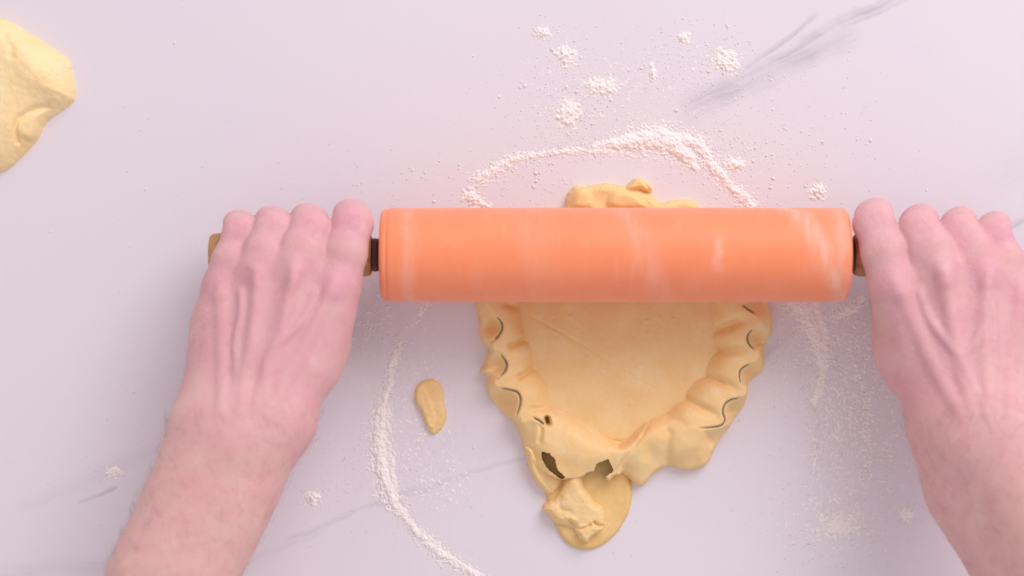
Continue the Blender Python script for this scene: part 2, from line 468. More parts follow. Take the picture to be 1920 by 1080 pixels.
def build_dough():
    c0 = W(1170, 640, 0)
    root = empty('pie_dough', tuple(float(q) for q in c0))
    tag(root, 'triangular yellow pastry sheet with crimped folded rim being rolled', 'dough')
    # flat sheet
    f = Field(880, 345, 1450, 870)
    f.lobe([(945, 560), (970, 460), (1070, 400), (1250, 400), (1330, 440), (1385, 560), (1370, 680), (1290, 790), (1160, 846), (1030, 795), (960, 700)],
           4.2, 14, lump=0.25, lscale=60)
    f.groove(C((280, 110), (400, 170), (520, 245), (640, 320), (760, 390)), 0.35, 1.6)
    f.groove(C((300, 130), (360, 150), (430, 195), (500, 250)), 0.25, 1.2)
    f.groove(C((620, 310), (690, 350), (740, 400)), 0.25, 1.2)
    f.bumpn(0.12, 14, 2)
    for i in range(26):
        px, py = 985 + 330 * rng.random(), 575 + 200 * rng.random()
        if abs(px - 1160) > 170 - (py - 575) * 0.75: continue
        f.h += np.where(f.h > 2, 0.5 * np.exp(-((f.X - px) ** 2 + (f.Y - py) ** 2) / (2 * rng.uniform(1.2, 2.8) ** 2)), 0)
    f.build('sheet', M_dough, root)
    # bottom flap
    f = Field(1010, 850, 1200, 1050)
    f.lobe(C((310, 620), (420, 590), (560, 620), (680, 740), (676, 850), (645, 920), (605, 975), (545, 1018), (490, 1026), (430, 1008), (390, 960), (360, 890), (340, 800), (300, 720)),
           3.4, 10, torn=0.6, seed=3, lump=0.5, lscale=30)
    f.h = np.where(f.h > 0, f.h - 2.2 * np.clip((1075 - f.X) / 30, 0, 1) * np.clip((900 - f.Y) / 15, 0, 1), f.h)
    f.bumpn(0.15, 12, 4)
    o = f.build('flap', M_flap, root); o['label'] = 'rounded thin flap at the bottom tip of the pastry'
    # rim: the sheet drapes over a fluted ring, up its inner wall, over the crest and down outside
    f = Field(875, 385, 1472, 960)
    X, Y = f.X, f.Y
    Xn = X + 1.3 * fbm(X / 13, Y / 13, 2.2, 2); Yn = Y + 1.3 * fbm(X / 13, Y / 13, 8.4, 2)
    dc = poly_sd(X, Y, chaikin(CREST, 1)); di = poly_sd(X, Y, chaikin(INNER, 1))
    do = poly_sd(Xn, Yn, chaikin(OUTLINE, 1))
    tear = np.clip((Y - 822) / 16, 0, 1) * np.clip((X - 990) / 40, 0, 1) * np.clip((1172 - X) / 14, 0, 1)
    top = RING_H + 0.7 + 0.5 * fbm(X / 40, Y / 40, 4.4, 1)
    ti = np.clip(dc / np.maximum(dc + np.maximum(-di, 0), 1e-3), 0, 1)
    inside = 3.4 + (top - 3.4) * (0.92 * (1 - ti ** 3.0) + 0.08 * (1 - ti))
    he = 6.5 + 6.0 * tear + 1.2 * fbm(X / 26, Y / 26, 6.6, 1)
    to = np.clip(-dc / np.maximum(-dc + np.maximum(do, 0), 1e-3), 0, 1)
    outside = top + (he - top) * (0.65 * to ** 1.3 + 0.35 * to * to * (3 - 2 * to))
    h = np.where(dc > 0, inside, outside)
    for px, py, r, dep in ((924, 611, 10, 7.0), (932, 685, 10, 6.5), (945, 756, 15, 8.0), (1416, 632, 11, 6.5), (1404, 702, 12, 7.0), (1376, 770, 13, 7.0), (1415, 572, 12, 5.0), (1335, 822, 13, 2.5)):
        h = h - np.where(dc < 0, dep * np.exp(-0.5 * ((X - px) ** 2 + (Y - py) ** 2) / r ** 2), 0)
    # flutes of the inner wall
    for P, dep, sg in ((C((205, 222), (235, 208), (266, 196)), 3.2, 5.0), (C((235, 345), (265, 325), (296, 306)), 3.4, 5.0), (C((290, 470), (330, 468), (360, 462)), 2.2, 5.0), (C((190, 60), (246, 80)), 2.0, 6.0),
                       (C((1105, 236), (1055, 240), (1004, 242)), 3.6, 7.0), (C((1070, 385), (1010, 362), (950, 336)), 3.6, 7.0), (C((1000, 490), (930, 458), (868, 430)), 3.0, 7.0), (C((1085, 130), (1040, 150), (986, 168)), 3.4, 7.0), (C((890, 545), (820, 500)), 1.6, 8.0)):
        d, _ = line_d(X, Y, chaikin(P, 2, False)); h = h - np.where(dc > 0, 1.35 * dep * np.exp(-0.5 * (d / (sg * 0.85)) ** 2), 0) * np.clip(ti * 2.2, 0, 1)
    # folds of the skirt
    for P, dep, sg in ((C((812, 560), (806, 630), (824, 690)), 2.6, 7.0), (C((745, 520), (700, 590), (640, 660), (592, 745)), 1.6, 1.8), (C((318, 530), (322, 560), (314, 592)), 2.4, 2.6),
                       (C((118, 236), (140, 246), (165, 254)), 1.8, 2.0), (C((100, 215), (135, 205), (155, 188)), 1.5, 2.0), (C((112, 345), (150, 350)), 1.8, 2.0),
                       (C((1140, 224), (1182, 214)), 2.0, 1.8), (C((1100, 366), (1140, 360)), 1.8, 2.0), (C((1036, 520), (1075, 505)), 1.6, 2.2), (C((985, 600), (960, 560)), 1.2, 4.0), (C((232, 505), (240, 560)), 1.5, 2.5)):
        d, _ = line_d(X, Y, chaikin(P, 2, False)); h = h - dep * np.exp(-0.5 * (d / sg) ** 2)
    for P, up_, sg in ((C((860, 640), (920, 600), (950, 620)), 2.0, 13.0), (C((690, 735), (720, 680)), 1.5, 9.0), (C((90, 325), (150, 300)), 2.2, 4.0), (C((430, 560), (540, 620)), 1.0, 14.0), (C((290, 300), (230, 345)), 1.0, 6.0)):
        d, _ = line_d(X, Y, chaikin(P, 2, False)); h = h + up_ * np.exp(-0.5 * (d / sg) ** 2)
    h = np.where(dc > 0, blur(h, 1.0), blur(h, 1.8))
    # slits where the ring edge has cut through
    for P in SLITS:
        Q = chaikin(P, 2, False); tv = np.linspace(0, 1, len(Q)); d, v = line_d(X, Y, Q, 3.3 * np.sin(np.pi * (0.07 + 0.86 * tv)) ** 0.5); h = h - v * np.exp(-0.5 * (d / 1.35) ** 2)
    d, _ = line_d(X, Y, np.array(C((343, 506), (347, 521)))); h = h - 13.0 * np.exp(-0.5 * (d / 3.2) ** 2)
    h = h + 0.10 * fbm(X / 12, Y / 12, 3.0, 2)
    edge = np.clip(do / (9 - 4 * tear), 0, 1); h = h * (1 - (1 - edge) ** 2) ** 0.5
    h = np.where(do < 0, np.maximum(do * 0.8, -3), h)
    # torn hollows in the tip
    cut = np.zeros(X.shape, bool)
    for P in (T((205, 318), (262, 328), (300, 378), (312, 440), (368, 498), (345, 508), (298, 474), (240, 425), (214, 372)),
              T((500, 486), (512, 466), (572, 450), (582, 404), (642, 374), (668, 366), (692, 420), (706, 446), (652, 488), (650, 560), (500, 560))):
        d = poly_sd(X + 1.2 * fbm(X / 7, Y / 7, 1.1, 2), Y + 1.2 * fbm(X / 7, Y / 7, 5.1, 2), np.array(P)); cut = cut | (d > 0)
    f.h = np.where(di > 7, -3, h); f.cut = cut
    o = f.build('draped_rim', M_dough, root, sm=0.7); o['label'] = 'ruffled rim draped over the fluted ring, torn at the tip'
    # strip hanging left of the hollow
    f = Field(970, 825, 1075, 950)
    f.lobe(T((70, 270), (92, 330), (104, 380), (110, 432), (150, 522), (220, 602), (272, 642), (322, 602), (368, 522), (330, 492), (252, 442), (218, 384), (190, 350), (160, 280)), 9.6, 12, torn=0.8, seed=9, lump=0.8, n=1, tilt=(-4, -5))
    f.groove(T((150, 400), (200, 500), (270, 590)), 0.8, 3.0)
    f.bumpn(0.1, 12, 3)
    f.build('hanging_strip', M_dough, root)
    # torn lump lying on the flap
    f = Field(1005, 870, 1150, 1035)
    f.lobe(T((385, 480), (430, 440), (478, 450), (500, 500), (500, 562), (540, 602), (580, 680), (632, 692), (652, 762), (656, 862), (604, 902), (560, 920), (530, 976), (480, 946), (458, 900), (420, 852), (340, 840), (296, 828), (240, 762), (203, 720), (240, 680), (300, 650), (350, 562)), 10.5, 17, torn=1.3, seed=21, lump=0.7, n=1, lscale=26, tilt=(0, -4), power=0.45)
    f.lobe(T((420, 850), (480, 800), (560, 820), (640, 840), (650, 870), (560, 915), (530, 974), (480, 944), (456, 900)), 10.5, 9, torn=1.6, seed=22, lump=1.0, n=1, lscale=14)
    f.lobe(T((330, 740), (420, 730), (500, 780), (470, 830), (400, 830), (340, 800)), 11.0, 16, torn=1.4, seed=43, lump=0.8, n=2, lscale=18)
    f.groove(T((400, 800), (450, 858), (500, 858), (545, 835)), 2.6, 2.0); f.groove(T((575, 815), (612, 838), (640, 842)), 3.0, 2.0)
    f.groove(T((330, 640), (330, 720), (400, 735)), 0.9, 3.5); f.groove(T((240, 760), (300, 780), (350, 830)), 0.8, 3.0)
    f.bumpn(0.22, 8, 6)
    o = f.build('torn_lump', M_dough, root, sm=0.8); o['label'] = 'crumpled tongue of torn dough lying on the flap'
    # far edge beyond the pin
    f = Field(1030, 320, 1340, 440)
    f.lobe([(1058, 430), (1060, 384), (1064, 362), (1082, 344), (1096, 350), (1121, 343), (1149, 344), (1177, 350), (1200, 352), (1224, 366), (1240, 382), (1264, 374), (1290, 372), (1312, 380), (1330, 430)], 8.5, 16, torn=1.5, seed=23, lump=1.2)
    f.lobe([(1064, 400), (1068, 364), (1084, 347), (1112, 352), (1122, 400)], 12.0, 18, seed=24, lump=0.8)
    f.lobe([(1128, 400), (1140, 352), (1175, 352), (1205, 362), (1225, 400)], 12.5, 18, seed=25, lump=0.8)
    f.lobe([(1168, 362), (1178, 344), (1195, 331), (1211, 337), (1225, 352), (1222, 362), (1200, 356)], 11.0, 9, torn=0.9, seed=26, lump=1.2, n=1)
    f.groove([(1206, 342), (1214, 352), (1222, 358)], 2.5, 1.6)
    f.bumpn(0.12, 12, 7)
    o = f.build('far_edge', M_dough, root); o['label'] = 'lumpy far edge of the pastry beyond the pin'
build_dough()

def build_ring():
    P = chaikin(CREST, 2); n = len(P)
    t = np.roll(P, -1, 0) - np.roll(P, 1, 0); t /= np.linalg.norm(t, axis=1)[:, None]
    nr = np.stack([-t[:, 1], t[:, 0]], 1)
    k = pxs(ZREF); V = []; F = []
    for off, z in ((-0.55, 0.3), (-0.55, RING_H - 1.4), (-0.25, RING_H - 1.2), (0.25, RING_H - 1.2), (0.55, RING_H - 1.4), (0.55, 0.3)):
        q = P + nr * off
        V.append(np.stack([(q[:, 0] - 960) * k, (540 - q[:, 1]) * k, np.full(n, z * 0.001)], 1))
    ds = np.min([line_d(P[:, 0], P[:, 1], chaikin(q, 2, False)[2:-2])[0] for q in SLITS], axis=0)
    for v_ in V[1:5]: v_[:, 2] -= 0.004 * np.clip(ds / 7, 0, 1)
    V = np.vstack(V); i = np.arange(n); j = (i + 1) % n
    for r in range(6):
        q = (r + 1) % 6; F.append(np.stack([r * n + i, r * n + j, q * n + j, q * n + i], 1))
    o = mesh_obj('tart_ring', V, np.vstack(F), M_metal)
    c0 = V.mean(0); rebase(o, (float(c0[0]), float(c0[1]), 0.0))
    tag(o, 'thin fluted metal ring under the pastry, its edge showing in the slits', 'baking ring')
build_ring()

def build_scraps():
    # big piece cut by the left edge of the picture
    f = Field(-170, -10, 160, 345)
    f.lobe([(-150, 60), (-60, 20), (0, 30), (40, 52), (90, 84), (130, 112), (133, 140), (140, 180), (128, 196), (80, 226), (70, 258), (40, 290), (5, 324), (-70, 335), (-150, 280)], 17.0, 75, torn=1.2, seed=31, lump=1.0, lscale=70, n=2, power=0.62)
    # ridge and fold
    d, v = line_d(f.X, f.Y, chaikin([(0, 40), (40, 90), (90, 150), (138, 180)], 2, False))
    f.h += np.where(f.h > 0, 2.2 * np.exp(-0.5 * (d / 20) ** 2) * np.clip(f.h / 8, 0, 1), 0)
    f.lobe([(34, 250), (40, 222), (62, 206), (92, 205), (80, 226), (70, 256), (58, 268), (38, 262)], 11.5, 14, seed=32, lump=0.5)
    f.groove([(36, 266), (33, 238), (44, 220), (70, 204), (92, 200)], 2.4, 3.5)
    f.groove([(14, 70), (26, 90), (30, 110)], 1.2, 5.0)
    f.bumpn(0.3, 14, 8)
    o = f.build('dough_scrap', M_scrap, under_pin=False)
    tag(o, 'large lump of yellow pastry dough cut off by the left edge', 'dough')
    # small scrap between left hand and pastry
    f = Field(760, 695, 855, 830)
    f.lobe([(776, 738), (784, 718), (806, 710), (822, 716), (832, 736), (830, 756), (838, 775), (832, 800), (818, 815), (808, 817), (798, 800), (790, 775), (778, 755)], 3.2, 7, torn=1.0, seed=33, lump=0.8, n=1)
    f.lobe([(776, 738), (783, 722), (796, 722), (806, 745), (815, 762), (818, 790), (810, 808), (800, 803), (791, 776), (779, 756)], 4.4, 7, torn=1.4, seed=34, lump=0.8, n=1)
    f.bumpn(0.4, 7, 9)
    o = f.build('dough_scrap', M_dough, under_pin=False)
    tag(o, 'small torn scrap of dough lying alone left of the pastry', 'dough')
build_scraps()

# ------------------------------------------------------------------ flour
def ridge(name, label, strands, pad=34, amp=0.55):
    pts = np.vstack([np.array(s[0], float) for s in strands])
    x0, y0 = pts.min(0) - pad; x1, y1 = pts.max(0) + pad
    f = Field(int(x0), int(y0), int(x1), int(y1), 0.9)
    X = f.X + 5 * fbm(f.X / 16, f.Y / 16, 1.3, 3); Y = f.Y + 5 * fbm(f.X / 16, f.Y / 16, 7.9, 3)
    ap = np.zeros(f.X.shape)
    for P, wv, H in strands:
        P = np.array(P, float)
        # resample with widths
        t = np.linspace(0, len(P) - 1, len(P) * 6); i = np.clip(t.astype(int), 0, len(P) - 2); q = (t - i)[:, None]
        PP = P[i] * (1 - q) + P[i + 1] * q
        wv = np.interp(t, np.arange(len(P)), wv)
        d, w = line_d(X, Y, PP, wv)
        prof = np.clip(1 - (d / np.maximum(w, .5)) ** 2, -1, 1)
        h = 0.72 * H * np.maximum(prof, 0) ** 0.7 * np.clip(w / 10, 0.35, 1.4)
        h = np.where(prof <= 0, prof * 1.2, h)
        f.h = np.maximum(f.h, h)
        ap = np.maximum(ap, np.exp(-0.5 * (d / (w * 1.25 + 5)) ** 2) * np.clip(w / 9, 0.4, 1.2))
    g = fbm(f.X / 4.6, f.Y / 4.6, 3.3, 4); g2 = fbm(f.X / 14, f.Y / 14, 9.1, 2)
    f.h = np.where(f.h > -1, f.h + amp * g * 1.1 + 0.7 * g2 - 0.35, f.h)
    f.h = np.maximum(f.h, np.where(ap > 0.08, 1.05 * ap + 1.05 * fbm(f.X / 4.6, f.Y / 4.6, 21.7, 3) - 0.85, -3))
    o = f.build(name, M_flour, sm=0.5)
    tag(o, label, 'flour', 'flour ridges left by the rolling')
    return o
ridge('flour_ridge', 'curved ridge of white flour arching above the far pastry edge',
      [([(893, 336), (920, 322), (955, 298), (1000, 289), (1060, 282), (1120, 281), (1180, 288)], [8, 9, 8, 6, 6, 7, 6], 1.8),
       ([(1120, 272), (1160, 268), (1200, 262), (1240, 258), (1265, 270), (1285, 290), (1310, 318)], [7, 12, 18, 22, 20, 13, 5], 2.4),
       ([(1225, 245), (1270, 258), (1310, 268), (1335, 305), (1360, 335), (1385, 360), (1412, 388)], [6, 10, 11, 10, 9, 9, 10], 2.2)])
ridge('flour_ridge', 'long thin arc of flour beside the left forearm',
      [([(752, 642), (737, 675), (727, 728), (716, 762), (709, 810), (711, 858), (721, 907), (738, 945), (764, 979), (790, 1008), (832, 1046), (892, 1080), (930, 1100)],
        [5, 7, 7, 8, 12, 12, 12, 10, 6, 9, 8, 7, 6], 2.2),
       ([(728, 760), (724, 820), (734, 880), (744, 930)], [7, 8, 8, 6], 1.4),
       ([(798, 572), (786, 590), (772, 610)], [6, 5, 3], 1.3)])
ridge('flour_ridge', 'broad flour smear under the right end of the pin',
      [([(1490, 560), (1512, 585), (1530, 620), (1545, 660), (1545, 700), (1534, 740), (1528, 762)], [15, 17, 15, 11, 8, 9, 5], 1.7),
       ([(1530, 565), (1545, 610), (1552, 660), (1548, 705)], [9, 8, 7, 5], 2.1),
       ([(1530, 800), (1532, 840), (1530, 890), (1522, 950)], [4, 3, 2.5, 2], 1.1)])
ridge('flour_ridge', 'small flour heap poking out above the left end of the pin',
      [([(866, 372), (880, 366), (895, 378), (915, 388)], [5, 10, 9, 6], 2.0)])
ridge('flour_ridge', 'small flour heap between pin end and right hand',
      [([(1570, 592), (1592, 584), (1612, 572), (1622, 556)], [7, 10, 8, 6], 1.8)])

def build_grains():
    # lumpy little crumbs: base shapes are irregular icospheres
    t = (1 + 5 ** .5) / 2
    ico = np.array([(-1, t, 0), (1, t, 0), (-1, -t, 0), (1, -t, 0), (0, -1, t), (0, 1, t), (0, -1, -t), (0, 1, -t), (t, 0, -1), (t, 0, 1), (-t, 0, -1), (-t, 0, 1)], float)
    ico /= np.linalg.norm(ico[0])
    tri = np.array([(0, 11, 5), (0, 5, 1), (0, 1, 7), (0, 7, 10), (0, 10, 11), (1, 5, 9), (5, 11, 4), (11, 10, 2), (10, 7, 6), (7, 1, 8), (3, 9, 4), (3, 4, 2), (3, 2, 6), (3, 6, 8), (3, 8, 9), (4, 9, 5), (2, 4, 11), (6, 2, 10), (8, 6, 7), (9, 8, 1)])
    def emit(name, pts, label=None, kind=None, cat=None, group=None, extra=()):
        pts = np.asarray(pts, float); n = len(pts)          # px, py, radius(mm), z lift (in radii)
        V = ico[None] * (1 + 0.24 * rng.normal(size=(n, 12, 1)))
        V = V * (pts[:, 2] * 0.001)[:, None, None] * np.array([1, 1, 0.55]) * (1 + 0.35 * rng.random((n, 1, 1)) * np.array([1, -0.6, 0]))
        a = rng.random(n) * 6.283; ca, sa = np.cos(a), np.sin(a)
        x = V[..., 0] * ca[:, None] - V[..., 1] * sa[:, None]; y = V[..., 0] * sa[:, None] + V[..., 1] * ca[:, None]
        k = pxs(0.001)
        V = np.stack([x + ((pts[:, 0] - 960) * k)[:, None], y + ((540 - pts[:, 1]) * k)[:, None], V[..., 2] + (pts[:, 2] * 0.001 * pts[:, 3])[:, None]], -1)
        V[..., 2] = np.maximum(V[..., 2], -0.0003)
        F = (tri[None] + 12 * np.arange(n)[:, None, None]).reshape(-1, 3)
        V = V.reshape(-1, 3)
        for v2, f2 in extra:
            F = np.vstack([F, np.vstack([f2[:, [0, 1, 2]], f2[:, [0, 2, 3]]]) + len(V)]); V = np.vstack([V, v2])
        o = mesh_obj(name, V, F, M_grain)
        c0 = V.mean(0); rebase(o, (float(c0[0]), float(c0[1]), 0.0))
        return tag(o, label, cat, group, kind)
    # clumps: each a small heap of crumbs
    clumps = [
        (1017, 58, 12, 10, 'small flour clump nearest the top edge, above the other clumps'),
        (1060, 102, 17, 18, 'flour clump just left of the twin specks, upper row above the pin'),
        (1128, 160, 30, 17, 'widest flour clump, in the middle of the loose flour'),
        (1066, 212, 20, 24, 'tall flour clump just above the left half of the flour arc'),
        (1364, 112, 22, 20, 'flour clump touching the upper side of the grey vein'),
        (1286, 68, 10, 10, 'small flour clump above the elongated one, left of the vein'),
        (1225, 132, 6, 16, 'narrow upright flour clump left of the grey vein'),
        (1536, 360, 14, 13, 'lone round flour clump above the right end of the pin'),
        (1378, 308, 17, 12, 'flour clump right of the flour arc'),
        (210, 886, 15, 10, 'flour clump at far left beside the left forearm'),
        (586, 936, 13, 12, 'flour clump just right of the left forearm'),
        (1574, 994, 24, 15, 'largest flour clump at lower right'),
        (1702, 966, 12, 9, 'flour clump beside the right forearm')]
    for q, (cx, cy, rx, ry, lab) in enumerate(clumps):
        f = Field(int(cx - rx * 2.2 - 4), int(cy - ry * 2.2 - 4), int(cx + rx * 2.2 + 4), int(cy + ry * 2.2 + 4), 0.8)
        X = f.X + 0.30 * rx * fbm(f.X / 15, f.Y / 15, q * 2.3, 2); Y = f.Y + 0.30 * ry * fbm(f.X / 15, f.Y / 15, q * 2.3 + 9, 2)
        r2 = ((X - cx) / rx) ** 2 + ((Y - cy) / ry) ** 2
        f.h = 1.9 * np.exp(-1.0 * r2) + (0.45 + 0.8 * np.exp(-r2 * 0.6)) * fbm(f.X / 5.0, f.Y / 5.0, q + 0.5, 4) - 0.50
        f.h = np.where(r2 > 4.2, -3, f.h)
        o = f.build('flour_clump', M_flour, sm=0.6, under_pin=False)
        tag(o, lab, 'flour', 'loose flour clumps on the countertop')
    # everything too small to count
    P = []
    for i in range(60):
        a, b, sa, sb = [(1150, 170, 190, 90), (1600, 780, 80, 150), (680, 860, 130, 100), (1430, 250, 110, 90)][int(rng.integers(4))]
        P.append((a + rng.normal() * sa, b + rng.normal() * sb, rng.uniform(0.45, 0.8), 0.1))
    def cloud(n, cx, cy, sx, sy, r0=0.16, r1=0.5, big=0.06):
        for i in range(n):
            r = r0 + (r1 - r0) * rng.random() ** 2.2
            if rng.random() < big: r *= rng.uniform(1.4, 2.4)
            P.append((cx + rng.normal() * sx, cy + rng.normal() * sy, r, 0.35))
    cloud(1500, 1150, 180, 150, 90, 0.10, 0.3, 0.05); cloud(1200, 1180, 240, 120, 60, 0.10, 0.26, 0.03); cloud(500, 1080, 200, 70, 50); cloud(420, 1370, 300, 90, 55); cloud(300, 1330, 120, 60, 40)
    cloud(260, 1500, 250, 120, 90); cloud(200, 980, 330, 60, 25); cloud(160, 760, 340, 120, 30)
    cloud(3200, 1610, 760, 75, 130, 0.14, 0.45); cloud(1500, 1560, 640, 70, 60, 0.14, 0.5); cloud(800, 1570, 990, 70, 50)
    cloud(900, 690, 610, 40, 35, 0.14, 0.45); cloud(1500, 760, 780, 70, 130, 0.12, 0.36, 0.04); cloud(700, 800, 900, 70, 60, 0.12, 0.4)
    cloud(320, 620, 880, 60, 70); cloud(140, 280, 860, 120, 100); cloud(400, 1440, 600, 40, 40, 0.12, 0.4)
    cloud(400, 1430, 720, 50, 70, 0.12, 0.3, 0.02); cloud(120, 300, 450, 260, 200); cloud(150, 1250, 980, 160, 60, 0.12, 0.3)
    for cx, cy, rx, ry, _ in clumps: cloud(int(2.2 * (rx + ry)), cx, cy, rx * 1.5, ry * 1.5, 0.15, 0.5)
    # crumbs along the ridges
    for pl, n, s in (([(890, 336), (955, 298), (1060, 282), (1160, 274), (1240, 255), (1320, 270)], 420, 9), ([(1240, 250), (1310, 270), (1340, 310), (1410, 385)], 300, 10),
                     ([(752, 642), (727, 728), (707, 810), (719, 907), (762, 979), (830, 1046), (892, 1085)], 620, 9), ([(1530, 570), (1552, 660), (1530, 760), (1530, 880)], 420, 9)):
        pl = np.array(pl, float); seg = np.linalg.norm(np.diff(pl, axis=0), axis=1); cum = np.r_[0, np.cumsum(seg)]
        for i in range(n):
            q = rng.random() * cum[-1]
            P.append((np.interp(q, cum, pl[:, 0]) + rng.normal() * s, np.interp(q, cum, pl[:, 1]) + rng.normal() * s, rng.uniform(0.18, 0.75) * rng.uniform(.6, 1), 0.4))
    P = np.array(P)
    # nothing inside the pastry outline
    D = np.array([(895, 560), (905, 650), (912, 740), (975, 810), (1000, 900), (1050, 1005), (1110, 1033), (1165, 975), (1200, 905), (1335, 870), (1400, 760), (1440, 640), (1435, 560), (1320, 385), (1225, 340), (1060, 350)], float)
    P = P[poly_sd(P[:, 0], P[:, 1], D) < 0]
    extra = []
    for box, gs, amp, thr, sc in (
        ((1420, 560, 1730, 1070), ((1600, 760, 62, 150, 1.0), (1545, 640, 60, 50, 0.9), (1570, 990, 60, 36, 0.95)), 0.66, 0.64, 5.5),
        ((1460, 600, 1720, 1060), ((1610, 780, 60, 140, 0.9), (1560, 985, 70, 40, 1.0)), 0.50, 0.86, 10.0),
        ((630, 570, 905, 985), ((700, 600, 32, 28, 1.0), (770, 780, 60, 110, 0.75), (800, 900, 60, 45, 0.8)), 0.58, 0.68, 5.5),
        ((900, 30, 1520, 350), ((1140, 165, 130, 70, 0.75), (1360, 300, 60, 40, 0.85), (1080, 200, 60, 45, 0.8), (1320, 110, 55, 30, 0.7)), 0.58, 0.74, 5.0)):
        f = Field(*box, 1.15)
        den = 0
        for cx, cy, sx, sy, w in gs: den = np.maximum(den, w * np.exp(-0.5 * (((f.X - cx) / sx) ** 2 + ((f.Y - cy) / sy) ** 2)))
        den = den * (0.75 + 0.5 * fbm(f.X / 40, f.Y / 40, 3.1, 2))
        h = amp * den + 0.95 * fbm(f.X / sc, f.Y / sc, 17.3, 3) - thr
        dm = poly_sd(f.X, f.Y, D)
        f.h = np.where((den > 0.12) & (dm < 3), h * 1.1 + 0.06, -3)
        extra.append(f.arrays(0.5))
    emit('flour_dust', P, 'fine white flour crumbs scattered over the countertop', 'stuff', extra=extra)
build_grains()

